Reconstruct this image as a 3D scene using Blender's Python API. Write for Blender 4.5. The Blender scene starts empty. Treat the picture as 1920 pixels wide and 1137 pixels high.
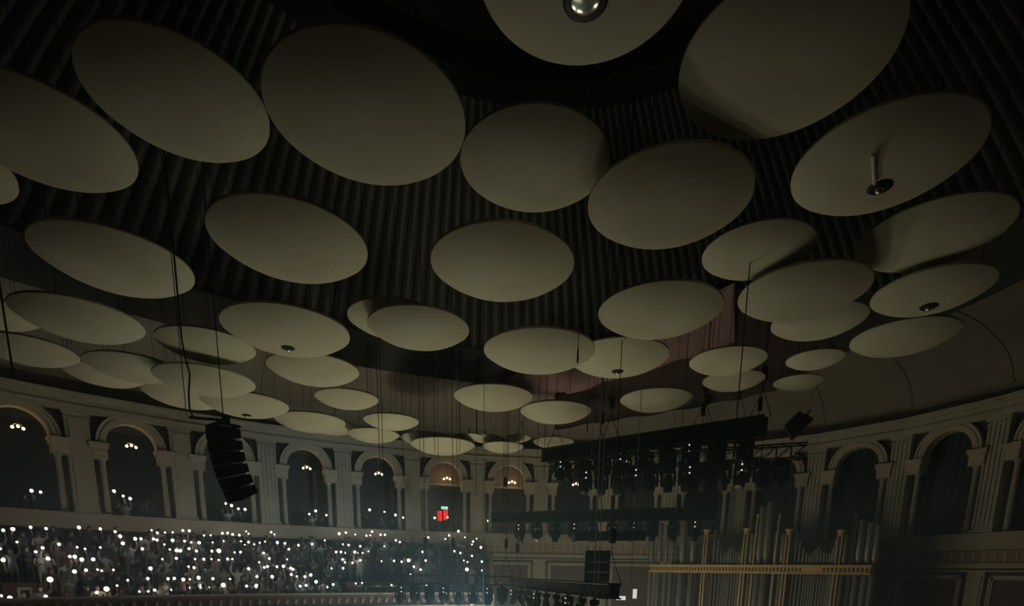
import bpy, math, random
from mathutils import Vector, Matrix, Euler

# ------------------------------------------------------------------ camera
random.seed(7)
SC = bpy.context.scene
COL = SC.collection
EYE = 17.0                       # camera height above the arena floor
F_PX, CX, CY, PITCH, ROLL = 1039.2, 960.0, 1280.0, math.radians(-11.398), math.radians(.8)
FW = Vector((0, math.cos(PITCH), math.sin(PITCH)))
_r = Vector((1, 0, 0)); _u = _r.cross(FW)
RT = _r * math.cos(ROLL) + _u * math.sin(ROLL)
UP = RT.cross(FW)
cam = bpy.data.cameras.new('camera'); cam_o = bpy.data.objects.new('camera', cam); COL.objects.link(cam_o)
cam.sensor_fit = 'HORIZONTAL'; cam.sensor_width = 36.0; cam.lens = F_PX / 1920 * 36.0
cam.shift_x = 0.0; cam.shift_y = (CY - 568.5) / 1920.0
cam.clip_start = .1; cam.clip_end = 400
cam_o.matrix_world = Matrix(((RT.x, UP.x, -FW.x, 0), (RT.y, UP.y, -FW.y, 0), (RT.z, UP.z, -FW.z, EYE), (0, 0, 0, 1)))
SC.camera = cam_o

# ------------------------------------------------------------------ world, exposure
W = bpy.data.worlds.new('world'); SC.world = W; W.use_nodes = True
W.node_tree.nodes['Background'].inputs[0].default_value = (.5, .55, .5, 1)
W.node_tree.nodes['Background'].inputs[1].default_value = 0.0
SC.view_settings.view_transform = 'Standard'; SC.view_settings.look = 'None'
SC.view_settings.exposure = 0.0; SC.view_settings.gamma = 1.0; SC.view_settings.use_curve_mapping = False

SC.cycles.max_bounces = 4; SC.cycles.diffuse_bounces = 2; SC.cycles.glossy_bounces = 2; SC.cycles.transmission_bounces = 1; SC.cycles.volume_bounces = 0

# ------------------------------------------------------------------ phone glow of the hall and added fill lights
def point(name, loc, power, col, rad):
    l = bpy.data.lights.new(name, 'POINT'); l.energy = power; l.color = col; l.shadow_soft_size = rad
    o = bpy.data.objects.new(name, l); COL.objects.link(o); o.location = (loc[0], loc[1], loc[2] + EYE); return o
def fill_spot(name, loc, aim, power, col, half, rad):
    l = bpy.data.lights.new(name, 'SPOT'); l.energy = power; l.color = col; l.shadow_soft_size = rad
    l.spot_size = math.radians(2 * half); l.spot_blend = 1.0
    o = bpy.data.objects.new(name, l); COL.objects.link(o); o.location = (loc[0], loc[1], loc[2] + EYE)
    o.rotation_euler = (Vector(aim) - Vector(loc)).to_track_quat('-Z', 'Y').to_euler(); return o
fill_spot('added_stage_fill', (-2.5, 25.5, -10.0), (-1.5, 25.0, 7), 1950, (.98, 1, .72), 50, 3.0)  # added unseen spot for the far discs, standing in for the arena phones
fill_spot('added_left_fill', (-9.5, 21.5, -9.0), (-9.5, 22.0, 7), 440, (.93, 1, .86), 38, 3.0)  # added unseen spot that brightens the left discs
fill_spot('added_right_fill', (10.0, 18.5, -10.0), (10.5, 18.0, 7), 340, (.99, 1, .75), 27, 2.5)  # added unseen spot that brightens the right discs
fill_spot('added_arena_fill', (2.0, 15.5, -13.0), (2.0, 15.8, 7), 240, (.99, 1, .74), 33, 2.5)  # added fill from below to lift the middle discs
fill_spot('added_crowd_fill', (1.0, 17.0, -2.6), (-8.5, 31, .2), 2900, (.48, .82, 1), 24, .3)  # added bluish fill for crowd and haze, no fixture hangs there
point('box_tier_phone_glow', (-3, 28.3, -4.0), 600, (.98, 1, .74), 1.0)
point('added_organ_fill', (7.0, 25.5, -4.5), 190, (1, .93, .7), 1.0)  # added warm fill for the organ end, no desk lamp stands there
point('left_tier_phone_glow', (-9.5, 22.5, -5.0), 70, (.97, 1, .76), 1.0)
point('stage_end_phone_glow', (.5, 30.6, -4.0), 400, (.99, .99, .7), 1.0)

# ------------------------------------------------------------------ materials
def nt(m):
    m.use_nodes = True; t = m.node_tree
    return t, t.nodes['Principled BSDF']
def mat(name, col, rough=.7, metal=0., noise=0., scale=4., spec=.3, bump=0.):
    m = bpy.data.materials.new(name); t, b = nt(m)
    b.inputs['Roughness'].default_value = rough; b.inputs['Metallic'].default_value = metal
    b.inputs['Specular IOR Level'].default_value = spec
    b.inputs['Base Color'].default_value = (*col, 1)
    if noise:
        tc = t.nodes.new('ShaderNodeTexCoord'); n = t.nodes.new('ShaderNodeTexNoise'); n.inputs['Scale'].default_value = scale
        n.inputs['Detail'].default_value = 4
        mx = t.nodes.new('ShaderNodeMix'); mx.data_type = 'RGBA'
        mx.inputs[6].default_value = (*[c * (1 - noise) for c in col], 1); mx.inputs[7].default_value = (*[min(1, c * (1 + noise)) for c in col], 1)
        t.links.new(tc.outputs['Object'], n.inputs['Vector']); t.links.new(n.outputs['Fac'], mx.inputs[0]); t.links.new(mx.outputs[2], b.inputs['Base Color'])
        if bump:
            bp = t.nodes.new('ShaderNodeBump'); bp.inputs['Strength'].default_value = bump
            t.links.new(n.outputs['Fac'], bp.inputs['Height']); t.links.new(bp.outputs['Normal'], b.inputs['Normal'])
    return m
def glow(name, col, strength):
    m = bpy.data.materials.new(name); t, b = nt(m)
    b.inputs['Base Color'].default_value = (*col, 1); b.inputs['Emission Color'].default_value = (*col, 1)
    b.inputs['Emission Strength'].default_value = strength
    if name in ('status_led', 'white_screen', 'green_exit_light', 'red_lit_panel', 'phone_torch', 'warm_phone_torch'): m.cycles.emission_sampling = 'NONE'
    return m
def disc_material():
    m = bpy.data.materials.new('disc_fibreglass'); t, b = nt(m)
    b.inputs['Roughness'].default_value = .62; b.inputs['Specular IOR Level'].default_value = .25
    tc = t.nodes.new('ShaderNodeTexCoord'); oi = t.nodes.new('ShaderNodeObjectInfo')
    cb = t.nodes.new('ShaderNodeCombineXYZ')
    ml = t.nodes.new('ShaderNodeMath'); ml.operation = 'MULTIPLY'; ml.inputs[1].default_value = 37
    t.links.new(oi.outputs['Random'], ml.inputs[0]); t.links.new(ml.outputs[0], cb.inputs[0]); t.links.new(ml.outputs[0], cb.inputs[2])
    ad = t.nodes.new('ShaderNodeVectorMath'); ad.operation = 'ADD'
    t.links.new(tc.outputs['Object'], ad.inputs[0]); t.links.new(cb.outputs[0], ad.inputs[1])
    n = t.nodes.new('ShaderNodeTexNoise'); n.inputs['Scale'].default_value = .9; n.inputs['Detail'].default_value = 2.5
    t.links.new(ad.outputs[0], n.inputs['Vector'])
    r = t.nodes.new('ShaderNodeValToRGB'); e = r.color_ramp.elements
    e[0].position = .36; e[0].color = (.64, .635, .47, 1); e[1].position = .7; e[1].color = (.6, .535, .395, 1)
    t.links.new(n.outputs['Fac'], r.inputs[0])
    hs = t.nodes.new('ShaderNodeHueSaturation'); mr = t.nodes.new('ShaderNodeMapRange')
    mr.inputs[3].default_value = .88; mr.inputs[4].default_value = 1.06
    t.links.new(oi.outputs['Random'], mr.inputs[0]); t.links.new(mr.outputs[0], hs.inputs['Value'])
    t.links.new(r.outputs[0], hs.inputs['Color']); t.links.new(hs.outputs[0], b.inputs['Base Color'])
    return m
def cloth_material():
    m = bpy.data.materials.new('crowd_clothing'); t, b = nt(m); b.inputs['Roughness'].default_value = .9
    oi = t.nodes.new('ShaderNodeObjectInfo'); r = t.nodes.new('ShaderNodeValToRGB'); r.color_ramp.interpolation = 'CONSTANT'
    e = r.color_ramp.elements; cols = [(0, (0.033, 0.038, 0.048)), (.2, (0.067, 0.086, 0.105)), (.38, (0.124, 0.152, 0.172)), (.5, (0.200, 0.200, 0.219)), (.6, (0.580, 0.599, 0.599)), (.7, (0.181, 0.067, 0.076)), (.76, (0.048, 0.067, 0.105)), (.88, (0.314, 0.333, 0.352)), (.95, (0.600, 0.600, 0.600))]
    e[0].position = 0; e[0].color = (*cols[0][1], 1); e[1].position = cols[1][0]; e[1].color = (*cols[1][1], 1)
    for p, c in cols[2:]:
        x = e.new(p); x.color = (*c, 1)
    t.links.new(oi.outputs['Random'], r.inputs[0]); t.links.new(r.outputs[0], b.inputs['Base Color'])
    return m
M = dict(
    disc=disc_material(), cloth=cloth_material(),
    stone=mat('cream_plaster', (.56, .525, .42), .8, noise=.12, scale=1.5),
    stone2=mat('pale_arch_moulding', (.66, .59, .46), .8, noise=.1, scale=2),
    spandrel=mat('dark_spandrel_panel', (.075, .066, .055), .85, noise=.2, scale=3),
    band=mat('balcony_band_plaster', (.46, .42, .33), .8, noise=.1, scale=1),
    frieze=mat('red_brown_frieze', (.36, .27, .19), .8, noise=.2, scale=6),
    plum=mat('plum_wall_panel', (.15, .08, .08), .85, noise=.15, scale=3),
    cove=mat('cove_plaster', (.3, .265, .21), .85, noise=.16, scale=.6),
    dome=mat('dome_fluted_metal', (.05, .048, .04), .6, noise=.15, scale=1),
    domedark=mat('dome_dark_gap', (.004, .004, .0035), .95),
    gal_wall=mat('gallery_back_wall', (.12, .14, .15), .85, noise=.2, scale=.8),
    gal_ceil=mat('gallery_ceiling', (.3, .27, .22), .8, noise=.1),
    drape=mat('grey_green_arch_blackout', (.06, .068, .06), .95, noise=.15, scale=2),
    black=mat('black_metal', (.012, .014, .015), .55, .3),
    blackfab=mat('black_speaker_grille', (.011, .014, .015), .75, noise=.2, scale=30),
    cable=mat('dark_steel_cable', (.03, .028, .022), .6, .4),
    cablelight=mat('bright_steel_cable', (.3, .3, .28), .45, .5),
    steel=mat('polished_chrome', (.8, .78, .7), .12, 1.0),
    darkring=mat('dark_ring', (.02, .02, .018), .5, .5),
    rod=mat('white_tube', (.85, .85, .8), .5),
    pipe=mat('tin_organ_pipe', (.3, .305, .275), .45, .4, noise=.15, scale=3),
    gold=mat('gilded_wood', (.72, .52, .19), .45, .25, noise=.15, scale=6),
    wood=mat('dark_organ_case', (.1, .07, .045), .6, noise=.25, scale=4),
    parapet=mat('dusty_parapet_moulding', (.27, .255, .22), .85, noise=.12, scale=4), tymp=mat('warm_tympanum_plaster', (.5, .4, .31), .8, noise=.08), part=mat('pale_gallery_partition', (.42, .42, .37), .85, noise=.06),
    tier=mat('dark_carpet_step', (.06, .065, .07), .95),
    skin=mat('skin', (.42, .28, .2), .6), hair=mat('dark_hair', (.03, .022, .018), .6),
    phone=mat('black_phone_glass', (.02, .02, .022), .3),
    torch=glow('phone_torch', (1, .98, .9), 9.0), torchw=glow('warm_phone_torch', (1, .95, .68), 6.0),
    bulb=glow('warm_bulb', (1, .74, .36), 9.0), brass=mat('brass', (.5, .35, .14), .4, .8),
    exitg=glow('green_exit_light', (.35, 1, .72), 1.1), redlit=glow('red_lit_panel', (1, .035, .03), .95),
    led=glow('status_led', (.9, 1, .95), .8), screen=glow('white_screen', (.9, 1, .95), .75),
    mauve=mat('mauve_painted_light', (.38, .24, .24), .9, noise=.1, scale=.6), plumshade=mat('plum_painted_shade', (.075, .05, .046), .95, noise=.12, scale=.8),  # purple light on the ceiling and the shade below it, as sheet colours
    floor=mat('arena_floor', (.12, .1, .08), .8),
)

# ------------------------------------------------------------------ mesh helpers
class MB:
    def __init__(s): s.v = []; s.f = []
    def box(s, x0, x1, y0, y1, z0, z1):
        n = len(s.v); s.v += [(x, y, z) for z in (z0, z1) for y in (y0, y1) for x in (x0, x1)]
        s.f += [tuple(n + i for i in q) for q in ((0, 2, 3, 1), (4, 5, 7, 6), (0, 1, 5, 4), (2, 6, 7, 3), (0, 4, 6, 2), (1, 3, 7, 5))]; return s
    def tube(s, pts, r, n=6, caps=True):
        pts = [Vector(p) for p in pts]; rs = r if isinstance(r, (list, tuple)) else [r] * len(pts); b = len(s.v)
        for i, p in enumerate(pts):
            d = (pts[min(i + 1, len(pts) - 1)] - pts[max(i - 1, 0)]).normalized()
            a = d.cross(Vector((1, 0, 0)) if abs(d.x) < .9 else Vector((0, 1, 0))).normalized(); c = d.cross(a)
            for k in range(n):
                w = 2 * math.pi * k / n; s.v.append(tuple(p + (a * math.cos(w) + c * math.sin(w)) * rs[i]))
        for i in range(len(pts) - 1):
            for k in range(n):
                q = b + i * n; s.f.append((q + k, q + (k + 1) % n, q + n + (k + 1) % n, q + n + k))
        if caps:
            s.f.append(tuple(b + k for k in range(n))[::-1]); s.f.append(tuple(b + (len(pts) - 1) * n + k for k in range(n)))
        return s
    def lathe(s, prof, n=24, o=(0, 0, 0)):
        b = len(s.v)
        for r, z in prof:
            for k in range(n):
                w = 2 * math.pi * k / n; s.v.append((o[0] + r * math.cos(w), o[1] + r * math.sin(w), o[2] + z))
        for i in range(len(prof) - 1):
            for k in range(n):
                q = b + i * n; s.f.append((q + k, q + (k + 1) % n, q + n + (k + 1) % n, q + n + k))
        s.f.append(tuple(b + k for k in range(n))[::-1]); s.f.append(tuple(b + (len(prof) - 1) * n + k for k in range(n)))
        return s
    def ball(s, o, r, n=10, m=6):
        s.lathe([(max(1e-4, r * math.sin(math.pi * i / m)), -r * math.cos(math.pi * i / m)) for i in range(m + 1)], n, o); return s
    def prism(s, poly, y0, y1):           # polygon in x,z extruded along y
        n = len(s.v); k = len(poly); s.v += [(x, y0, z) for x, z in poly] + [(x, y1, z) for x, z in poly]
        s.f.append(tuple(range(n, n + k))); s.f.append(tuple(range(n + 2 * k - 1, n + k - 1, -1)))
        s.f += [(n + i, n + k + i, n + k + (i + 1) % k, n + (i + 1) % k) for i in range(k)]; return s
    def arch(s, r0, r1, cz, y0, y1, n=20):  # half ring
        b = len(s.v)
        for i in range(n + 1):
            w = math.pi * i / n; cx, cs = math.cos(w), math.sin(w)
            s.v += [(r0 * cx, y0, cz + r0 * cs), (r1 * cx, y0, cz + r1 * cs), (r1 * cx, y1, cz + r1 * cs), (r0 * cx, y1, cz + r0 * cs)]
        for i in range(n):
            q = b + 4 * i
            for k in range(4): s.f.append((q + k, q + (k + 1) % 4, q + 4 + (k + 1) % 4, q + 4 + k))
        s.f += [(b, b + 3, b + 2, b + 1), tuple(b + 4 * n + k for k in range(4))]; return s
    def grid(s, rows, closed=False):
        b = len(s.v); n = len(rows[0])
        for r in rows: s.v += [tuple(p) for p in r]
        for i in range(len(rows) - 1):
            for k in range(n if closed else n - 1):
                q = b + i * n; s.f.append((q + k, q + (k + 1) % n, q + n + (k + 1) % n, q + n + k))
        return s
    def mesh(s, name, m=None, smooth=False):
        me = bpy.data.meshes.new(name); me.from_pydata(s.v, [], s.f); me.update()
        import bmesh
        bm = bmesh.new(); bm.from_mesh(me); bmesh.ops.recalc_face_normals(bm, faces=bm.faces); bm.to_mesh(me); bm.free()
        if m is not None: me.materials.append(M[m] if isinstance(m, str) else m)
        if smooth: me.polygons.foreach_set('use_smooth', [True] * len(me.polygons))
        return me
def put(name, me, parent=None, loc=(0, 0, 0), rz=0., scale=None, rot=None):
    o = bpy.data.objects.new(name, me); COL.objects.link(o); o.location = loc
    o.rotation_euler = rot if rot is not None else (0, 0, rz)
    if scale is not None: o.scale = scale if isinstance(scale, (tuple, list)) else (scale,) * 3
    if parent is not None: o.parent = parent
    return o
def tag(o, label, cat, group=None):
    o['label'] = label; o['category'] = cat
    if group: o['group'] = group
    return o
def struct(o, label=None):
    o['kind'] = 'structure'
    if label: o['label'] = label
    return o
def smooth_angle(me): me.polygons.foreach_set('use_smooth', [True] * len(me.polygons))

# ------------------------------------------------------------------ geometry of the oval hall (camera at plan origin)
EC, EA, EB, ET = (-4.139, 12.774), 30.534, 22.839, .768
CT, ST = math.cos(ET), math.sin(ET)
def epoint(t, off=0.):
    x, y = (EA + off) * math.cos(t), (EB + off) * math.sin(t)
    return (EC[0] + x * CT - y * ST, EC[1] + x * ST + y * CT)
NT = 4000
_p = [epoint(2 * math.pi * i / NT) for i in range(NT + 1)]
_arc = [0.]
for i in range(NT): _arc.append(_arc[-1] + math.dist(_p[i], _p[i + 1]))
CIRC = _arc[-1]
def t_of(arc):
    a = arc % CIRC; lo, hi = 0, NT
    while hi - lo > 1:
        m = (lo + hi) // 2
        if _arc[m] <= a: lo = m
        else: hi = m
    return 2 * math.pi * (lo + (a - _arc[lo]) / (_arc[hi] - _arc[lo])) / NT
def arc_of(t):
    f = (t / (2 * math.pi) % 1) * NT; i = int(f); return _arc[i] + (f - i) * (_arc[min(i + 1, NT)] - _arc[i])
def ray(u, v): return FW + RT * ((u - CX) / F_PX) - UP * ((v - CY) / F_PX)
def hit(u, v, off=0.):
    d = ray(u, v); a, b = EA + off, EB + off
    ox = (-EC[0] * CT - EC[1] * ST) / a; oy = (EC[0] * ST - EC[1] * CT) / b
    dx = (d.x * CT + d.y * ST) / a; dy = (-d.x * ST + d.y * CT) / b
    A = dx * dx + dy * dy; B = ox * dx + oy * dy; C = ox * ox + oy * oy - 1
    s = (-B + math.sqrt(max(0, B * B - A * C))) / A
    return d * s, math.atan2(oy + s * dy, ox + s * dx)
def at_z(u, v, z): d = ray(u, v); return d * (z / d.z)
def at_dist(u, v, dist): d = ray(u, v); return d * (dist / math.hypot(d.x, d.y))
def w(p): return (p[0], p[1], p[2] + EYE)

NBAY = 39; BAY = CIRC / NBAY; ARC0 = 43.47
def bay_frame(k):     # centre of bay k (between pilaster k and k+1), outward rotation
    a = ARC0 - BAY * (k + .5); p0 = epoint(t_of(ARC0 - BAY * k)); p1 = epoint(t_of(ARC0 - BAY * (k + 1)))
    m = ((p0[0] + p1[0]) / 2, (p0[1] + p1[1]) / 2); rz = math.atan2(p1[1] - p0[1], p1[0] - p0[0])
    return m, rz, a, math.dist(p0, p1)
def ring_mesh(name, m, prof, t0=0., t1=2 * math.pi, n=240, smooth=False, closed=True):
    """sweep a profile of (off, z) points round the oval"""
    mb = MB(); full = abs(t1 - t0 - 2 * math.pi) < 1e-6
    ts = [t0 + (t1 - t0) * i / n for i in range(n + (0 if full else 1))]
    rows = [[(*epoint(t, o), z + EYE) for t in ts] for o, z in prof]
    if closed: rows.append(rows[0])
    mb.grid(rows, closed=full)
    if not full and closed:
        k = len(ts); np_ = len(prof)
        mb.f.append(tuple(i * k for i in range(np_))); mb.f.append(tuple(i * k + k - 1 for i in range(np_))[::-1])
    return mb.mesh(name, m, smooth)

# ------------------------------------------------------------------ setting: shell
fl = MB().grid([[(*epoint(2 * math.pi * i / 120, 4.6), 0.) for i in range(120)], [(EC[0], EC[1], 0.)] * 120], True)
struct(put('floor', fl.mesh('floor', 'floor')), 'arena floor far below the galleries')
struct(put('wall_lower', ring_mesh('wall_lower', 'plum', [(0., -17), (.4, -17), (.4, 1.6), (0., 1.6)])), 'plum wall under the gallery round the oval hall')
struct(put('floor_gallery', ring_mesh('floor_gallery', 'tier', [(-.05, 1.45), (4.2, 1.45), (4.2, 1.62), (-.05, 1.62)])), 'gallery floor behind the arches')
struct(put('wall_gallery_back', ring_mesh('wall_gallery_back', 'gal_wall', [(4.2, 1.4), (4.5, 1.4), (4.5, 8.2), (4.2, 8.2)])), 'dark back wall of the gallery')
struct(put('ceiling_gallery', ring_mesh('ceiling_gallery', 'gal_ceil', [(.2, 7.5), (4.25, 7.2), (4.25, 7.4), (.2, 7.75)])), 'ceiling of the gallery behind the arches')

# cove, dome
cv = [(0.35, 7.85), (0.05, 8.5)] + [(-.2 - 4.8 * (1 - math.cos(a)) ** .9, 8.7 + 1.8 * math.sin(a)) for a in [math.pi / 2 * i / 9 for i in range(10)]]
cove = struct(put('ceiling_cove', ring_mesh('ceiling_cove', 'cove', cv + [(-5.0, 10.75), (.6, 10.75), (.6, 7.85)], smooth=False)), 'plain brown coved ceiling above the arches')
for k in range(NBAY):   # shallow rib over each pilaster
    t = t_of(ARC0 - BAY * k); ring = []
    for o, z in cv[1:]:
        a0, a1 = t - .12 / 27, t + .12 / 27
        ring.append([(*epoint(a0, o), z + EYE), (*epoint(a0, o - .03), z + EYE - .03), (*epoint(a1, o - .03), z + EYE - .03), (*epoint(a1, o), z + EYE)])
    put('rib', MB().grid(ring).mesh('rib', 'cove'), cove)
lip = struct(put('trim_1', ring_mesh('trim_1', 'dome', [(-5.0, 10.42), (-5.25, 10.42), (-5.25, 10.95), (-5.0, 10.95)])), 'rim between the cove and the fluted dome')

APEX = (-.4, 13.2); DOME_H = 7.0; NFL = 220
def dome_pt(t, s, dz=0.):
    x, y = epoint(t, -5.1); q = 1 - s
    return (APEX[0] + (x - APEX[0]) * q, APEX[1] + (y - APEX[1]) * q, EYE + 10.6 + DOME_H * math.sin(s * math.pi / 2) ** .9 + dz)
dome = struct(put('ceiling', None, loc=(0, 0, 0)), 'dark fluted dome ceiling above the hanging discs')
SMAX = .575
for k in range(NFL):
    t0 = 2 * math.pi * k / NFL; dt = 2 * math.pi / NFL; rows = []
    for i in range(13):
        s = SMAX * i / 12; row = []
        for j in range(7):
            f = j / 6; row.append(dome_pt(t0 + dt * (f * .94 + .03), s, -(math.sin(f * math.pi)) * .3 * (1 - .8 * s)))
        rows.append(row)
    put('panel', MB().grid(rows).mesh('dome_panel', 'dome', True), dome)
bk = MB().grid([[dome_pt(2 * math.pi * i / 160, SMAX * j / 10, .25) for i in range(160)] for j in range(11)], True)
put('backing', bk.mesh('dome_backing', 'domedark'), dome)
oc = MB().grid([[dome_pt(2 * math.pi * i / 96, s, dz) for i in range(96)] for s, dz in ((SMAX - .03, -.25), (SMAX + .01, -.3), (SMAX + .02, .3), (.995, .6))], True)
put('oculus', oc.mesh('oculus', 'domedark'), dome)

# ------------------------------------------------------------------ gallery arcade
_cache = {}
def bay_parts(sill):
    if sill in _cache: return _cache[sill]
    P = {}
    def fluted(mb, wd, d, z0, z1, n):
        xs = []; st = wd / (2 * n + 1)
        mb.box(-wd / 2, wd / 2, -d + .05, .3, z0, z1)
        for i in range(n + 1): mb.box(-wd / 2 + 2 * i * st, -wd / 2 + (2 * i + 1) * st, -d, -d + .06, z0 + .25, z1 - .15)
    for nm, fl_ in (('pilaster', False), ('fluted_pilaster', True)):
        mb = MB()
        if fl_: fluted(mb, .96, .3, sill, 7.05, 4)
        else: mb.box(-.48, .48, -.28, .3, sill, 7.05).box(-.34, .34, -.31, -.27, sill + .4, 6.8)
        mb.box(-.54, .54, -.36, .3, sill, sill + .16).box(-.56, .56, -.38, .3, 6.95, 7.08).box(-.53, .53, -.33, .3, 6.75, 6.82)
        P[nm] = mb.mesh(nm, 'stone')
    mb = MB().lathe([(.17, 0), (.17, .1), (.135, .14), (.12, 5.15 - sill - .2), (.16, 5.15 - sill - .1), (.16, 5.15 - sill)], 10)
    P['column'] = mb.mesh('column', 'stone', False)
    mb = MB().box(-.32, .32, -.3, .35, 5.1, 5.55).box(-.37, .37, -.35, .4, 5.55, 5.68).box(-.41, .41, -.4, .42, 5.68, 5.82)
    P['impost'] = mb.mesh('impost', 'stone2')
    P['archivolt'] = MB().arch(1.08, 1.45, 5.82, -.16, .4).arch(1.2, 1.33, 5.82, -.2, -.15).arch(1.40, 1.5, 5.82, -.22, .1).mesh('archivolt', 'stone2')
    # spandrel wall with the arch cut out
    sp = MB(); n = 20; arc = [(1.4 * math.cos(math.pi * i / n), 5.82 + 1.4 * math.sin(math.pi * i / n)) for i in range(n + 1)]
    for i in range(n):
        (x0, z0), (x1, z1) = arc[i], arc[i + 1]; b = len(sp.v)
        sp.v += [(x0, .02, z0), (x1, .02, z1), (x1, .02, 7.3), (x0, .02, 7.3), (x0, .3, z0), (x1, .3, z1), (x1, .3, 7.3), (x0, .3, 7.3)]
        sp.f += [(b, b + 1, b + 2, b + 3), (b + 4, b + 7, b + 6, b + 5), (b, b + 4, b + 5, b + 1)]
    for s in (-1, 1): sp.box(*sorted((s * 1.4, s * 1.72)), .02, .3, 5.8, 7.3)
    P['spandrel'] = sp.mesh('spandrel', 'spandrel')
    mb = MB().box(-BAY / 2 - .05, BAY / 2 + .05, -.42, .3, sill - .72, sill - .06).box(-BAY / 2 - .06, BAY / 2 + .06, -.5, .34, sill - .08, sill).box(-BAY / 2 - .06, BAY / 2 + .06, -.47, .2, sill - .76, sill - .66)
    P['balcony_front'] = mb.mesh('balcony_front', 'band')
    mb = MB().box(-BAY / 2 - .04, BAY / 2 + .04, -.36, .35, 7.08, 7.3).box(-BAY / 2 - .05, BAY / 2 + .05, -.42, .35, 7.3, 7.36).box(-BAY / 2 - .03, BAY / 2 + .03, -.34, .35, 7.36, 7.64).box(-BAY / 2 - .07, BAY / 2 + .07, -.55, .35, 7.64, 7.74).box(-BAY / 2 - .09, BAY / 2 + .09, -.66, .35, 7.74, 7.86)
    P['entablature'] = mb.mesh('entablature', 'stone')
    P['rosette'] = MB().lathe([(.002, -.05), (.05, -.04), (.075, 0)], 8).mesh('rosette', 'stone2')
    # blackout drape behind an arch, softly pleated
    rows = []
    for z in (sill, 5.0, 6.2, 7.2):
        rows.append([(-1.75 + 3.5 * i / 56, .75 + .05 * math.sin(i * 1.1), z) for i in range(57)])
    P['blackout_drape'] = MB().grid(rows).mesh('blackout_drape', 'drape', True)
    _cache[sill] = P; return P
arcade = struct(put('wall_arcade', None), 'cream arcade of round arches and pilasters along the gallery')
PLAIN = {0, 1, 4, 5}
LAMPS = []
for k in range(NBAY):
    (mx, my), rz, a, L = bay_frame(k)
    right = 10 <= k <= 26
    sill = 2.0 if right else 2.45
    P = bay_parts(sill); Q = Matrix.Rotation(rz, 4, 'Z')
    def lp(x, y, z): v = Q @ Vector((x, y, 0)); return (mx + v.x, my + v.y, z + EYE)
    nm = 'pilaster' if k in PLAIN else 'fluted_pilaster'
    put('pilaster', P[nm], arcade, lp(-L / 2, 0, 0), rz + math.pi / NBAY * -0)
    for s in (-1, 1):
        put('column', P['column'], arcade, lp(s * 1.3, .05, sill), rz)
        put('impost', P['impost'], arcade, lp(s * 1.4, 0, 0), rz)
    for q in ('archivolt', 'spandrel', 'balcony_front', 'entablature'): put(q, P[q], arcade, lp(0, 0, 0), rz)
    for i in range(5): put('rosette', P['rosette'], arcade, lp(-L / 2 + L * (i + .5) / 5, -.36, 7.5), rot=(math.pi / 2, 0, rz))
    if k in (4, 5):
        n_ = 20; tp = [(1.5 * math.cos(math.pi * i / n_), 5.75 + 1.5 * math.sin(math.pi * i / n_)) for i in range(n_ + 1)]
        put('tympanum', MB().prism(tp, 1.5, 1.6).mesh('tympanum', 'tymp'), arcade, lp(0, 0, 0), rz)
        put('light_shelf', MB().box(-1.5, 1.5, 1.35, 1.6, 5.62, 5.75).mesh('light_shelf', 'stone2'), arcade, lp(0, 0, 0), rz)
        put('partition', MB().box(-2.0, 2.0, 4.12, 4.18, 1.62, 7.2).mesh('partition', 'part'), arcade, lp(0, 0, 0), rz)
    if 7 <= k <= 16: put('blackout_drape', P['blackout_drape'], arcade, lp(0, 0, 0), rz)

# wall below the gallery at the organ end and on the right: frieze and framed panels
def lower_parts(dz):
    P = {}; h = BAY / 2
    P['frieze_band'] = MB().box(-h - .03, h + .03, -.1, .1, 1.14 + dz, 1.72 + dz).mesh('frieze_band', 'frieze')
    P['cornice'] = MB().box(-h - .04, h + .04, -.26, .1, 1.02 + dz, 1.14 + dz).box(-h - .04, h + .04, -.16, .1, .9 + dz, 1.02 + dz).box(-h - .04, h + .04, -.22, .1, .74 + dz, .82 + dz).mesh('cornice', 'band')
    P['wall_strip'] = MB().box(-.42, .42, -.14, .1, -4, .74 + dz).box(-.3, .3, -.18, -.13, -4, .55 + dz).mesh('wall_strip', 'band')
    fr = MB(); x = h - .62; top = .58 + dz
    for i, wd in enumerate((.0, .1)):
        fr.box(-x + wd, x - wd, -.14 + .03 * i, .05, top - .1 - wd, top - wd)
        for s in (-1, 1): fr.box(*sorted((s * (x - wd), s * (x - wd - .1))), -.14 + .03 * i, .05, -4, top - wd)
    P['panel_frame'] = fr.mesh('panel_frame', 'band')
    P['panel'] = MB().box(-x + .2, x - .2, -.04, .05, -4, top - .2).mesh('panel', 'plum')
    figs = []
    for i in range(4):
        mb = MB(); mb.lathe([(.001, 0), (.05, .02), (.035, .18), (.06, .28), (.05, .36), (.02, .4), (.045, .43), (.045, .5), (.001, .53)], 8)
        sw = (-1) ** i; mb.tube([(0, 0, .33), (sw * .12, -.02, .3 + .05 * i), (sw * .2, -.02, .22 + .06 * i)], [.025, .02, .012], 5)
        figs.append(mb.mesh('relief_figure', 'stone2'))
    P['figs'] = figs
    return P
lowL, lowR = lower_parts(0.), lower_parts(-.5)
frieze = struct(put('wall_frieze', None), 'frieze of relief figures and framed plum panels under the arches')
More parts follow.
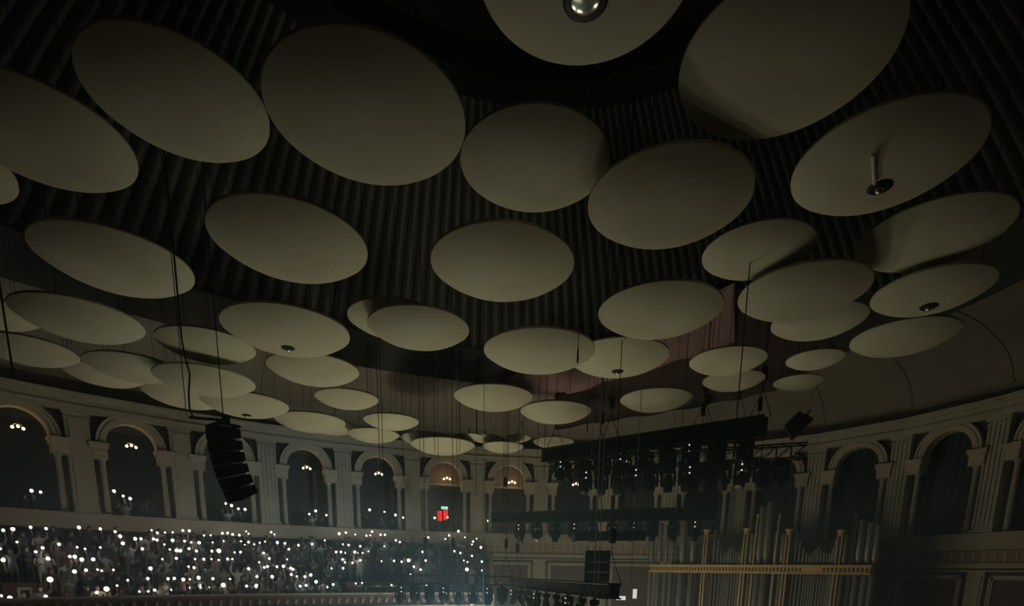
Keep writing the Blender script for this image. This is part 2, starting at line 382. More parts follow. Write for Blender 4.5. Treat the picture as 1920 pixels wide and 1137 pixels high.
for k in range(5, 14):
    (mx, my), rz, a, L = bay_frame(k); P = lowR if k >= 10 else lowL; dz = -.5 if k >= 10 else 0
    Q = Matrix.Rotation(rz, 4, 'Z')
    def lp(x, y, z): v = Q @ Vector((x, y, 0)); return (mx + v.x, my + v.y, z + EYE)
    for q in ('frieze_band', 'cornice', 'panel_frame', 'panel'): put(q, P[q], frieze, lp(0, 0, 0), rz)
    put('wall_strip', P['wall_strip'], frieze, lp(-L / 2, 0, 0), rz)
    for i in range(9):
        put('relief_figure', P['figs'][(i * 3 + k) % 4], frieze, lp(-L / 2 + L * (i + .5) / 9, -.11, 1.16 + dz), rz)
# plain dark band under the flutes
bd = MB().grid([[dome_pt(2 * math.pi * i / 200, s, dz) for i in range(200)] for s, dz in ((.0, -.05), (.0005, -.3), (.04, -.36), (.085, -.37), (.09, -.05))], True)
put('plain_band', bd.mesh('plain_band', 'dome', False), dome)

# ------------------------------------------------------------------ hanging acoustic discs
DISCS = {0:(-1.514,1.613,0.200,6.88),1:(-1.148,1.549,0.200,6.70),2:(-0.751,1.444,0.185,6.76),3:(-0.345,1.482,0.221,6.62),4:(0.039,1.620,0.186,6.85),5:(0.109,1.155,0.186,6.75),6:(0.526,1.326,0.204,6.87),7:(0.898,1.598,0.205,6.73),8:(0.412,1.758,0.220,6.34),9:(-1.356,2.108,0.233,6.80),10:(-0.717,1.981,0.236,6.79),11:(-1.820,2.555,0.230,6.51),12:(-1.432,2.812,0.208,6.78),13:(-0.992,2.641,0.261,6.70),14:(-2.138,2.496,0.168,6.81),15:(-2.334,2.896,0.204,6.81),16:(-2.198,3.225,0.190,6.96),17:(-1.974,3.113,0.212,6.64),18:(-1.704,3.300,0.251,6.10),19:(-1.693,3.742,0.254,6.49),20:(-1.960,3.576,0.237,7.09),21:(-1.430,4.139,0.236,6.64),22:(-1.327,4.273,0.188,7.13),23:(-1.080,4.505,0.194,6.61),24:(-0.858,4.103,0.188,6.69),25:(-1.017,3.600,0.185,6.76),26:(-1.042,3.106,0.226,6.86),27:(-0.415,2.597,0.212,6.48),28:(-0.502,2.516,0.186,6.99),29:(-0.051,2.091,0.238,6.74),30:(0.105,2.828,0.257,6.33),31:(0.484,2.891,0.236,6.88),32:(0.556,2.411,0.237,6.76),33:(0.758,1.992,0.167,6.87),34:(1.034,2.251,0.219,6.41),35:(1.212,2.476,0.175,6.74),36:(1.238,1.896,0.198,7.02),37:(1.482,2.228,0.186,6.49),38:(1.651,2.617,0.199,6.76),39:(1.412,2.879,0.125,6.72),40:(1.495,3.201,0.122,6.78),41:(1.012,2.913,0.176,6.70),42:(1.145,3.184,0.155,6.86),43:(0.825,3.533,0.207,6.74),44:(-0.133,3.531,0.231,6.74),45:(0.255,3.814,0.225,6.74),46:(0.301,4.664,0.160,6.74),47:(-0.100,4.856,0.169,6.72),48:(0.017,4.553,0.101,7.38),49:(-0.595,4.832,0.262,6.55),50:(-0.688,4.609,0.203,7.09),51:(-0.358,4.536,0.112,6.96),52:(-0.230,4.567,0.117,7.24)}
DISC_LABEL = {
 0: 'grey disc at the left edge showing only its right tip',
 1: 'large grey disc cut by the left edge, above the lone disc tip',
 2: 'big brownish disc at upper left with a darker upper half',
 3: 'widest whole disc, upper left of centre',
 4: 'rounded disc squeezed between the widest disc and its right neighbour',
 5: 'disc cut by the top edge with a chrome ball fitting at its middle',
 6: 'huge dark disc cut by the top edge at upper right',
 7: 'dim disc at upper right with a pale rod and dark ring beneath',
 8: 'broad disc right of the rounded top centre disc',
 9: 'long grey disc at left whose right tip is crossed by black speaker cables',
 10: 'wide disc hanging just below the widest disc, left of centre',
 11: 'long pale disc at lower left, right under the long grey one',
 12: 'greyish disc behind the speaker cables, left of the disc with a shining fitting',
 13: 'bright pale disc with a shining fitting near its lower rim',
 14: 'faint disc at the left edge half hidden behind the long pale disc',
 15: 'dim blurred disc at the left edge, lowest above the gallery arches there',
 16: 'dim disc mostly hidden between the blurred left edge disc and its right neighbour',
 17: 'pale disc at lower left partly covered by the disc over the speaker',
 18: 'bright disc directly above the black speaker stack, crossed by its cables',
 19: 'disc just right of the speaker cables with a small dark slot in its rim',
 20: 'disc hidden mostly behind the bright disc above the speaker stack',
 21: 'bright disc low right of the speaker, just above an arch',
 22: 'sliver of a disc behind the bright disc right of the speaker',
 23: 'pinkish disc just above the pilaster left of the two dark cables',
 24: 'greyish disc crossed by two dark cables, above the low pinkish disc',
 25: 'small pinkish disc alone below the disc under the shining fitting',
 26: 'pale disc tucked under the bright disc with the shining fitting',
 27: 'reddish stained disc overlapping another disc left of centre',
 28: 'grey disc peeking out behind the reddish stained disc',
 29: 'plump disc in the middle, alone under the fluted dome',
 30: 'pinkish disc right of centre overlapping a ringed neighbour, a microphone hanging before it',
 31: 'disc with a small dark ring near its lower rim, right of centre',
 32: 'bright disc at right of centre in front of the mauve lit cove',
 33: 'small brownish disc at right touching the top of a larger one',
 34: 'large grey disc at right overlapping a paler disc below it',
 35: 'pale disc half hidden under the large grey disc at right',
 36: 'large very dark disc at far right, upper of the dim pair',
 37: 'dark disc at far right with two small dark slots',
 38: 'pale long disc lowest at far right, right of the two small discs',
 39: 'small disc at right, upper of two apart from the others',
 40: 'small disc at right, lower of two apart from the others',
 41: 'tan disc above the lighting rig, upper of an overlapping pair, crossed by a cable',
 42: 'tan disc above the lighting rig, lower of an overlapping pair',
 43: 'greenish disc close above the long lighting truss',
 44: 'yellowish disc in the centre crossed by one thin bright cable',
 45: 'yellowish disc right of the one crossed by the bright cable',
 46: 'small bright disc at the left end of the lighting truss',
 47: 'small disc above the arch right of the exit sign, lowest of its cluster',
 48: 'tiny grey disc just above the small disc right of the exit sign',
 49: 'bright lens shaped disc above the exit sign arch, lowest of all discs',
 50: 'disc hidden behind the bright lens shaped disc above the exit sign',
 51: 'tiny faint disc at upper right of the lens shaped disc',
 52: 'tiny faint disc between the lens shaped disc and the truss end'}
SAG = .252
prof = [(1e-4, -SAG)]
for i in range(1, 15):
    r = math.sin(i / 14 * math.pi / 2); prof.append((r, -SAG * (1 - r ** 2.9)))
prof += [(1.0, .03), (.97, .05), (.6, .09), (.2, .11), (1e-4, .11)]
shell_me = MB().lathe(prof, 72).mesh('disc_shell', 'disc', True)
hub_me = MB().lathe([(.1, 0), (.1, .12), (.03, .16), (.03, .3), (.001, .3)], 10).mesh('hub', 'black')
ring_me = MB().lathe([(.10, 0), (.17, -.012), (.2, -.03), (.17, -.05), (.1, -.04)], 24).mesh('ring_fitting', 'darkring', True)
eye_me = MB().ball((0, 0, -.055), .075, 14, 8).mesh('lamp_eye', 'steel', True)
def cable_mesh(L, r, m='cable'): return MB().tube([(0, 0, 0), (0, 0, L)], r, 5).mesh('suspension_cable', m)
def dome_height(x, y):      # height of the ceiling over a plan point
    dx, dy = x - APEX[0], y - APEX[1]; best = None
    # direction to the ring
    ang = math.atan2(dy, dx); lo, hi = 0., 60.
    for _ in range(30):
        m = (lo + hi) / 2; px, py = APEX[0] + math.cos(ang) * m - EC[0], APEX[1] + math.sin(ang) * m - EC[1]
        qx, qy = px * CT + py * ST, -px * ST + py * CT
        if (qx / (EA - 5.1)) ** 2 + (qy / (EB - 5.1)) ** 2 < 1: lo = m
        else: hi = m
    s = 1 - math.hypot(dx, dy) / lo
    if s <= .01: return 9.6
    return 10.5 + DOME_H * math.sin(min(1, s) * math.pi / 2) ** .9
GROUP = 'acoustic discs hanging under the dome'
for k, (ax_, ay_, rr, Z) in DISCS.items():
    x, y, r = ax_ * Z, ay_ * Z, rr * Z
    root = tag(put('acoustic_disc', None, loc=(x, y, Z + EYE)), DISC_LABEL[k], 'disc', GROUP)
    put('shell', shell_me, root, scale=(r, r, r), rz=k * 1.7)
    put('hub', hub_me, root, (0, 0, .1 * r))
    def clash(o_):
        c_ = 0
        for j in range(3):
            px, py = x + r * .72 * math.cos(2 * math.pi * j / 3 + o_), y + r * .72 * math.sin(2 * math.pi * j / 3 + o_)
            for k2, (x2, y2, r2, z2) in DISCS.items():
                if k2 != k and z2 > Z and math.hypot(px - x2 * z2, py - y2 * z2) < r2 * z2 + .05: c_ += 1
        return c_
    o0 = min((k + .2 * i for i in range(11)), key=clash)
    for j in range(3):
        q = 2 * math.pi * j / 3 + o0; cx_, cy_ = r * .72 * math.cos(q), r * .72 * math.sin(q)
        top = dome_height(x + cx_, y + cy_) - Z
        put('suspension_cable', cable_mesh(max(.5, top - .07 * r), .007), root, (cx_, cy_, .07 * r))
    if k in (5, 7, 13, 31, 37, 19):
        f = put('fitting', ring_me, root, (0, 0, -SAG * r + .02), scale=(1.3, 1.3, .7) if k == 5 else .95)
        put('lamp_eye', eye_me, f, (0, 0, .02 if k == 5 else 0), scale=(2.0, 2.0, .7) if k == 5 else 1.)
    if k == 7:
        put('hanging_rod', MB().tube([at_z(1637, 290, Z - SAG * r * .93) - Vector((x, y, Z)), at_z(1640, 344, Z - SAG * r - .03) - Vector((x, y, Z))], .03, 8).mesh('hanging_rod', 'rod'), root)

# tinted sheets under dome and cove: purple light and its shade put into colour
def off_of(x, y):
    px, py = x - EC[0], y - EC[1]; qx, qy = px * CT + py * ST, -px * ST + py * CT; lo, hi = -20., 3.
    for _ in range(24):
        m = (lo + hi) / 2
        if (qx / (EA + m)) ** 2 + (qy / (EB + m)) ** 2 > 1: lo = m
        else: hi = m
    return lo
def ceil_z(x, y):
    o = off_of(x, y)
    if o < -5.0: return dome_height(x, y)
    for (o0, z0), (o1, z1) in zip(cv, cv[1:]):
        if o1 <= o <= o0: return z0 + (z1 - z0) * (o0 - o) / max(1e-6, o0 - o1)
    return 8.0
def under_ceiling(u, v, gap):
    d = ray(u, v); d = d / math.hypot(d.x, d.y); s = 12.
    while s < 44 and d.z * s < ceil_z(d.x * s, d.y * s) - gap: s += .2
    return d * s
def lerp_tab(tab, u):
    for (u0, v0), (u1, v1) in zip(tab, tab[1:]):
        if u0 <= u <= u1: return v0 + (v1 - v0) * (u - u0) / (u1 - u0)
    return tab[-1][1]
def light_sheet(name, m, top, bot, gap, wave, label):
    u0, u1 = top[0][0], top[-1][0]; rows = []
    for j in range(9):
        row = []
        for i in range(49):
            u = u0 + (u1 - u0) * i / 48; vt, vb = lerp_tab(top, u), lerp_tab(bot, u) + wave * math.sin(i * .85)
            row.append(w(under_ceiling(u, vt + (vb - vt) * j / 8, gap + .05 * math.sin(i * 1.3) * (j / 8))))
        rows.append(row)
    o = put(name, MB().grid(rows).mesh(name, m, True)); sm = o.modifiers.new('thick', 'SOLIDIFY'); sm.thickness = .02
    return tag(o, label, 'cloth')  # category of the painted light and shade sheets, no real cloth hangs here
light_sheet('painted_light_shade', 'mauve', [(950, 706), (1000, 690), (1100, 655), (1250, 590), (1378, 530)], [(950, 722), (1000, 742), (1050, 748), (1100, 729), (1160, 709), (1230, 690), (1300, 667), (1378, 641)], .62, 2.0, 'mauve light on the dome painted as a sheet with a wavy lower edge, behind the discs')
light_sheet('painted_light_shade', 'plumshade', [(1040, 741), (1100, 705), (1230, 660), (1378, 540), (1560, 560)], [(1040, 806), (1137, 790), (1240, 775), (1320, 760), (1420, 742), (1480, 724), (1560, 668)], .42, 1.6, 'shade on the cove painted as a dark plum sheet below the mauve light, above the truss')

# ------------------------------------------------------------------ circle seating on the left
A_END, A_FAR = 20.9, 76.0
T0, T1 = t_of(A_END), t_of(A_FAR)
NROW = 8; OFF0, DOFF = -7.0, .85; FZ0, DFZ = -2.6, .38
prof = [(-7.55, -2.9)]
for i in range(NROW):
    o0 = -7.55 if i == 0 else OFF0 + DOFF * i - DOFF / 2; o1 = OFF0 + DOFF * i + DOFF / 2; z = FZ0 + DFZ * i
    prof += [(o0, z), (min(o1, -.02), z)]
prof += [(-.02, -2.9)]
struct(put('floor_circle', ring_mesh('floor_circle', 'tier', prof, T0, T1, 110)), 'dark stepped rows of the circle seating')
pw = struct(put('wall_parapet', ring_mesh('wall_parapet', 'plum', [(-7.55, -3.6), (-7.55, -1.3), (-7.78, -1.3), (-7.78, -3.6)], T0, T1, 110)), 'curved parapet in front of the circle seats')
put('rail', ring_mesh('rail', 'parapet', [(-7.45, -1.3), (-7.45, -1.22), (-7.9, -1.22), (-7.9, -1.3)], T0, T1, 110), pw)
put('ledge', ring_mesh('ledge', 'parapet', [(-7.7, -2.0), (-7.7, -1.88), (-8.05, -1.88), (-8.05, -2.0)], T0, T1, 110), pw)
put('ledge', ring_mesh('ledge', 'parapet', [(-7.7, -2.55), (-7.7, -2.2), (-8.0, -2.2), (-8.0, -2.55)], T0, T1, 110), pw)
boss_me = MB().box(-.06, .06, -.09, .05, -.16, .1).ball((0, -.09, .02), .055, 8, 5).mesh('bracket', 'parapet')
n = 60
for i in range(n):
    a = A_END + .3 + (A_FAR - A_END - 22) * i / n; t = t_of(a); p = epoint(t, -7.78); q = epoint(t, -8.78)
    put('bracket', boss_me, pw, (*p, -1.58 + EYE), math.atan2(q[1] - p[1], q[0] - p[0]) + math.pi / 2)
swag_me = None
for i in range(26):
    a = A_END + .6 + 1.15 * i; t = t_of(a); p = epoint(t, -7.9); q = epoint(t, -8.9)
    if swag_me is None:
        rws = [[(x_ / 10 * .5, .03 * math.cos(x_ * 1.3) - .06, -.28 * (1 - (x_ / 10) ** 2) * f_ - .02) for x_ in range(-10, 11)] for f_ in (0, .35, .7, 1.)]
        swag_me = MB().grid(rws).mesh('swag', 'plum', True)
    put('swag', swag_me, pw, (*p, -2.55 + EYE), math.atan2(q[1] - p[1], q[0] - p[0]) + math.pi / 2)
ew = epoint(T0, -7.7); e0 = epoint(T0, -.1)
ewl = math.dist(ew, e0)
wl = MB().prism([(0, -3.2), (ewl, -3.2), (ewl, 1.1), (0, -1.3)], -.12, .12)
struct(put('wall_circle_end', wl.mesh('wall_circle_end', 'band'), None, (ew[0], ew[1], EYE), math.atan2(e0[1] - ew[1], e0[0] - ew[0])), 'sloping end wall of the circle seating')

def row_point(off, u, v): return hit(u, v, off)
# entrance boxes (vomitories) between seat blocks
def vomitory(u0, u1, label, off=-6.3):
    (pa, ta), (pb, tb) = hit(u0, 1090, off), hit(u1, 1090, off)
    mid = (pa + pb) / 2; wd = math.dist(pa[:2], pb[:2]); rz = math.atan2(pb.y - pa.y, pb.x - pa.x)
    root = tag(put('entrance_box', None, loc=(mid.x, mid.y, EYE + FZ0), rz=rz), label, 'entrance')
    h = 1.72
    put('side_wall', MB().box(-wd / 2, -wd / 2 + .5, .15, 2.2, 0, h).mesh('side_wall', 'plum'), root)
    put('side_wall', MB().box(wd / 2 - .5, wd / 2, .15, 2.2, 0, h).mesh('side_wall', 'plum'), root)
    put('roof', MB().box(-wd / 2, wd / 2, .15, 2.2, h, h + .12).mesh('roof', 'plum'), root)
    x = wd / 2 - .5
    put('door_frame', MB().box(-x - .08, -x, .02, .3, 0, h).box(x, x + .08, .02, .3, 0, h).box(-x - .08, x + .08, .02, .3, h - .1, h).box(-x, x, .1, .16, h - .5, h - .45).mesh('door_frame', 'stone'), root)
    put('door_leaf', MB().box(-x, x, .6, .68, 0, h - .1).box(-x + .15, -.1, .56, .62, .2, 1.0).box(.1, x - .15, .56, .62, .2, 1.0).mesh('door_leaf', 'gal_wall'), root)
    return mid, wd
vomitory(652, 772, 'plum entrance box with a cream door frame below the crowd near the rig')
vomitory(2, 84, 'dark entrance box among the seats at the lower left corner')

# ------------------------------------------------------------------ people
def skin_mesh(name, joints, edges, zh):
    me = bpy.data.meshes.new(name + '_s'); me.from_pydata([j[0] for j in joints], edges, [])
    o = bpy.data.objects.new(name + '_s', me); COL.objects.link(o)
    o.modifiers.new('skin', 'SKIN'); sub = o.modifiers.new('sub', 'SUBSURF'); sub.levels = 1; sub.render_levels = 1
    for i, j in enumerate(joints):
        d = me.skin_vertices[0].data[i]; r = j[1]; d.radius = r if isinstance(r, tuple) else (r, r); d.use_root = (i == 0)
    dg = bpy.context.evaluated_depsgraph_get(); out = bpy.data.meshes.new_from_object(o.evaluated_get(dg)); out.name = name
    bpy.data.objects.remove(o); bpy.data.meshes.remove(me)
    out.materials.clear()
    for m in ('cloth', 'skin', 'hair'): out.materials.append(M[m])
    for p in out.polygons:
        c = p.center; p.use_smooth = True
        if c.z > 1.5 and abs(c.x) < .17 and abs(c.y) < .2: p.material_index = 2 if (c.z > 1.63 or c.y > .035) else 1
    for p in out.polygons:
        c = p.center
        for hnd in zh:
            if (c - Vector(hnd)).length < .15: p.material_index = 1
    return out
def figure(name, rarm, larm, lean=0., spread=.1):
    J = [((0, 0, .92), (.15, .11)), ((0, lean * .5, 1.15), (.14, .1)), ((0, lean, 1.36), (.17, .105)), ((0, lean, 1.48), .06), ((0, lean - .01, 1.57), .085), ((0, lean - .015, 1.67), .095), ((0, lean - .01, 1.75), .06)]
    Ed = [(0, 1), (1, 2), (2, 3), (3, 4), (4, 5), (5, 6)]
    for s in (-1, 1):
        b = len(J); J += [((s * .1, 0, .82), .1), ((s * spread, -.02, .48), .065), ((s * spread, .02, .09), .045), ((s * spread, -.13, .04), .04)]
        Ed += [(0, b), (b, b + 1), (b + 1, b + 2), (b + 2, b + 3)]
    hands = []
    for s, arm in ((1, rarm), (-1, larm)):
        b = len(J); sh = (s * .2, lean, 1.4)
        J += [(sh, .062), ((s * arm[0][0], arm[0][1] + lean, arm[0][2]), .047), ((s * arm[1][0], arm[1][1] + lean, arm[1][2]), .034)]
        hx, hy, hz = s * arm[1][0], arm[1][1] + lean, arm[1][2]; d = (Vector((hx, hy, hz)) - Vector(J[b + 1][0])).normalized()
        J += [(tuple(Vector((hx, hy, hz)) + d * .09), .03)]
        Ed += [(2, b), (b, b + 1), (b + 1, b + 2), (b + 2, b + 3)]
        palm = b + 3; pv = Vector(J[palm][0]); side = Vector((0, 1, 0)).cross(d).normalized() if abs(d.y) < .9 else Vector((1, 0, 0))
        for f in range(4):
            c = len(J); J += [(tuple(pv + side * (.024 * (f - 1.5)) + d * .05 + Vector((0, -.02, 0))), .009), (tuple(pv + side * (.026 * (f - 1.5)) + d * (.075 - .008 * abs(f - 1.3)) + Vector((0, -.045, 0))), .008)]
            Ed += [(palm, c), (c, c + 1)]
        c = len(J); J += [(tuple(pv - side * s * .05 + d * .0 + Vector((0, -.03, 0))), .01)]; Ed += [(palm, c)]
        hands.append(tuple(pv))
    return skin_mesh(name, J, Ed, hands), hands
DOWN = ((.27, .02, 1.12), (.27, -.06, .88)); FOLD = ((.27, -.02, 1.13), (.12, -.24, 1.16))
UPA = ((.3, -.12, 1.5), (.24, -.26, 1.76)); HIGH = ((.29, -.06, 1.62), (.22, -.14, 1.86)); MID = ((.29, -.08, 1.18), (.2, -.3, 1.36))
FIG = {n_: figure('person_' + n_, a, b, l) for n_, a, b, l in (('high', HIGH, DOWN, 0.), ('up', UPA, FOLD, -.02), ('mid', MID, FOLD, .0), ('still', DOWN, DOWN, .01), ('fold', FOLD, FOLD, -.03), ('clap', ((.26, -.16, 1.2), (.05, -.32, 1.28)), ((.26, -.16, 1.2), (.05, -.32, 1.24)), -.02))}
phone_me = MB().box(-.037, .037, -.005, .005, -.075, .075).mesh('phone_body', 'phone')
torch_me = MB().ball((0, -.012, .05), 1.0, 10, 6)
def torch_mesh(m): return MB().ball((0, 0, 0), 1., 10, 6).mesh('torch', m, True)
TORCH = {'w': torch_mesh('torch'), 'y': torch_mesh('torchw')}
CEN = Vector((-1, 12, 0))
def face_dir(x, y): return math.atan2(CEN.y - y, CEN.x - x) + math.pi / 2
PEOPLE = []
def person(kind, x, y, z, label, group, scale=1., jit=0.):
    o = put('person', FIG[kind][0], None, (x, y, z + EYE), face_dir(x, y) + jit, scale)
    tag(o, label, 'person', group); PEOPLE.append((x, y)); return o
def phone(px, py, pz, rz, label, group, size, warm=False):
    o = tag(put('phone', phone_me, None, (px, py, pz + EYE), rz), label, 'phone', group)
    put('torch', TORCH['y' if warm else 'w'], o, (0, -.03, .04), scale=size)
    return o
C1 = [(30,403,2),(125,390,3),(300,372,2),(452,385,2),(775,375,3),(985,388,2),(165,518,1),(2,585,1),(350,615,2),(418,575,2),(578,540,2),(757,568,1),(835,585,1),(985,570,1),(470,680,3),(30,695,3),(685,660,2),(733,663,3),(802,690,3),(915,688,3),(730,808,3),(843,795,2),(958,790,1),(997,800,1),(1113,792,1),(490,887,4),(1150,947,1),(1045,980,4),(950,1015,2),(95,1068,3),(330,1080,2),(447,1053,2),(743,1075,1),(10,1048,1),(1130,415,2),(1180,460,3),(1207,530,3)]
C2 = [(370,325,1),(432,355,2),(515,350,1),(598,348,1),(708,328,2),(778,332,2),(937,382,1),(1010,380,1),(1135,358,2),(1193,355,2),(1247,370,2),(1320,378,2),(192,418,3),(255,418,2),(390,420,2),(428,432,2),(508,480,1),(597,435,3),(728,443,2),(800,457,1),(885,460,3),(1030,458,1),(1150,443,1),(1338,445,1),(1378,485,1),(270,528,2),(568,535,1),(640,545,3),(680,547,3),(775,525,2),(855,550,2),(1022,552,2),(1098,548,4),(1268,565,1),(1332,562,2),(487,640,1),(637,630,2),(840,638,1),(935,640,2),(1017,638,1),(1097,648,1),(1192,637,2),(1243,637,1),(770,720,1),(828,730,2),(358,740,3),(328,850,2),(547,852,2),(615,848,2),(712,860,3),(783,858,1),(878,840,3),(1033,850,2),(1218,855,1),(838,915,1),(912,935,4),(765,945,3),(1003,942,1),(1145,920,4),(590,968,2),(402,975,2),(237,990,1),(333,988,1),(110,868,1)]
C3 = [(125,338,1),(150,362,1),(48,378,2),(395,347,2),(430,370,1),(68,447,1),(150,453,2),(110,483,1),(210,478,1),(270,460,1),(328,447,1),(462,458,3),(543,467,2),(690,487,2),(838,475,2),(975,435,1),(1130,362,3),(1203,350,2),(1305,370,1),(1170,477,1),(1233,485,2),(1358,497,2),(62,563,3),(312,572,2),(585,530,2),(1097,560,2),(1150,560,2),(1195,570,1),(1300,560,3),(1337,570,1),(1385,570,1),(373,632,2),(567,640,1),(265,672,1),(1168,640,2),(1190,672,2),(1275,677,2),(1360,650,2),(150,742,2),(320,727,2),(355,718,2),(457,720,2),(527,715,3),(605,735,2),(630,748,2),(1048,737,1),(1172,735,2),(612,805,2),(672,825,1),(760,828,2),(823,808,3),(240,827,2),(405,828,3),(880,883,3),(128,930,2),(237,930,4),(708,930,2),(772,922,2),(1065,912,2),(1003,943,1),(1310,900,1),(1378,895,1)]
C4 = [(155,383,2),(197,380,1),(217,340,2),(310,373,2),(357,373,2),(825,402,2),(1010,418,1),(1050,380,2),(1150,335,3),(1222,400,1),(1310,447,2),(1348,415,1),(1298,478,1),(1395,510,3),(473,433,2),(517,452,2),(350,497,1),(178,553,1),(762,558,2),(1108,550,2),(1173,570,2),(1298,602,2),(1210,652,1),(1250,668,1),(1405,663,2),(1405,760,1),(1243,748,4),(455,655,2),(537,665,2),(612,650,4),(318,658,1),(797,652,2),(670,720,2),(742,750,2),(632,803,1),(805,912,2),(427,918,1)]
PH = [(x / 5.242, 920 + y / 5.242, s) for x, y, s in C1] + [(220 + x / 5.77, 940 + y / 5.77, s) for x, y, s in C2] + [(440 + x / 5.77, 940 + y / 5.77, s) for x, y, s in C3] + [(660 + x / 5.77, 940 + y / 5.77, s) for x, y, s in C4]
TS = {1: .042, 2: .058, 3: .074, 4: .1}
def block(u):
    for lim, nm in ((160, 'in the leftmost block of seats'), (255, 'in the second block of seats'), (600, 'in the broad middle block of seats'), (790, 'above the plum entrance box'), (2000, 'at the right end of the circle')):
        if u < lim: return nm
HOLD = {'high': 1.93, 'up': 1.86, 'mid': 1.42}
SEEN = []
for u, v, s in PH:
    best = None
    if any(math.hypot(u - a_, v - b_) < 3 for a_, b_ in SEEN): continue
    SEEN.append((u, v))
    for i in range(NROW):
        if i in (1, 2, 3) and (646 < u < 778 or u < 90): continue
        p, t = hit(u, v, OFF0 + DOFF * i); h = p.z - (FZ0 + DFZ * i)
        c = min((abs(h / sc - hh), kd, sc) for kd, hh in HOLD.items() for sc in (.92, 1., 1.06))
        for mir in (1, -1):
            hand = Vector(FIG[c[1]][1][0]) * c[2]; hand.x *= mir; rz = face_dir(p.x, p.y); off = Matrix.Rotation(rz, 3, 'Z') @ hand
            x, y = p.x - off.x, p.y - off.y
            near = min([math.hypot(x - q, y - r_) for q, r_ in PEOPLE] + [9.])
            cost = c[0] + .02 * i + max(0, .5 - near) * 1.2
            if best is None or cost < best[0]: best = (cost, c[1], c[2], i, p, h, x, y, mir)
    _, kd, sc, i, p, h, x, y, mir = best
    fz = FZ0 + DFZ * i; rz = face_dir(p.x, p.y)
    bn = block(u)
    sc = (sc * mir, sc, sc)
    person(kd, x, y, fz, 'person holding up a lit phone ' + bn, 'people with phones ' + bn, sc)
    phone(p.x, p.y, p.z, rz, 'phone with a bright white torch held up ' + bn, 'lit phones ' + bn, TS[s], warm=(s == 4))
# people without a light, in the same rows
cnt = 0; tries = 0
while cnt < 105 and tries < 6000:
    tries += 1; i = random.randrange(NROW); a = random.uniform(A_END + .9, 47.5); off = OFF0 + DOFF * i
    x, y = epoint(t_of(a), off)
    if any((x - q) ** 2 + (y - r_) ** 2 < .36 for q, r_ in PEOPLE): continue
    d = Vector((x, y, FZ0 + DFZ * i + 1.2)); u = CX + F_PX * d.dot(RT) / d.dot(FW)
    if 238 < u < 262 or 590 < u < 608 or (i < 4 and (640 < u < 775 or u < 90)): continue
    bn = block(u)
    person(random.choice(['still', 'fold', 'clap', 'still']), x, y, FZ0 + DFZ * i, 'person without a light standing ' + bn, 'people without lights ' + bn, random.uniform(.9, 1.05), random.uniform(-.4, .4)); cnt += 1
# gallery audience behind the balcony front
GP = [(59,922.5),(76,925),(213.7,923),(231,932.4),(244,937),(423,946),(434,950),(447,956),(459.5,957),(579.9,966),(591.7,960),(612,967.7),(693,957.9),(721,961.7),(741.5,967.4),(756,972.4),(815,973),(839,971.7),(915.6,978.5)]
for q, (u, v) in enumerate(GP):
    p, t = hit(u, v, .75); rz = face_dir(p.x, p.y); kd = 'high' if p.z > 3.35 else 'up'; hand = Vector(FIG[kd][1][0]); o2 = Matrix.Rotation(rz, 3, 'Z') @ hand
    person(kd, p.x - o2.x, p.y - o2.y, 1.62, 'person holding up a lit phone behind the gallery balcony front', 'people with phones in the gallery arches', max(.85, min(1.08, (p.z - 1.62) / hand.z)))
    phone(p.x, p.y, p.z, rz, 'phone with a bright torch held up inside a gallery arch', 'lit phones in the gallery arches', TS[2 if q % 2 else 3])
for k in range(0, 7):
    (mx, my), rz, a, L = bay_frame(k)
    for j in range(4):
        x, y = epoint(t_of(a + random.uniform(-1.0, 1.0)), random.uniform(.7, 2.2))
        if any((x - q) ** 2 + (y - r_) ** 2 < .3 for q, r_ in PEOPLE): continue
        person(random.choice(['still', 'fold']), x, y, 1.62, 'person without a light standing inside a gallery arch', 'people without lights in the gallery arches', random.uniform(.9, 1.05))

# ------------------------------------------------------------------ gallery lamps, exit sign, red doors
LAMP_PX = [(33, 800, 'leftmost arch'), (246, 836, 'second arch from the left'), (432, 860, 'arch behind the speaker stack'), (575, 877, 'arch right of the speaker stack'), (710, 888, 'arch left of the exit sign'), (838, 897, 'arch with the exit sign'), (960, 904, 'arch right of the exit sign'), (1080, 908, 'arch at the left end of the lighting truss')]
bulb_me = MB().ball((0, 0, 0), .065, 10, 6).mesh('bulb', 'bulb', True)
for n_, (u, v, wh) in enumerate(LAMP_PX):
    p, t = hit(u, v, .6)
    rt = tag(put('gallery_lamp', None, loc=w(p), rz=face_dir(p.x, p.y)), 'warm three bulb lamp hanging in the ' + wh, 'lamp', 'gallery lamps')
    put('stem', MB().tube([(0, 0, .1), (0, 0, 7.45 - p.z)], .015, 6).mesh('stem', 'brass'), rt)
    put('arm', MB().tube([(-.2, 0, -.02), (-.12, 0, .1), (0, 0, .12), (.12, 0, .1), (.2, 0, -.02)], .015, 6).ball((0, 0, .1), .05).mesh('arm', 'brass'), rt)
    for j, xx in enumerate((-.2, 0, .2)): put('bulb', bulb_me, rt, (xx, -.05 if j == 1 else 0, -.06 if j != 1 else 0.0))
p, t = hit(833.5, 953, 4.0); rz = face_dir(p.x, p.y)
es = tag(put('exit_sign', MB().box(-.28, .28, -.05, .05, -.13, .13).mesh('exit_sign_box', 'black'), None, w(p), rz), 'small green lit exit sign above the red lit doors', 'exit sign')
put('lit_face', MB().box(-.25, .25, -.06, -.045, -.1, .1).mesh('lit_face', 'exitg'), es)
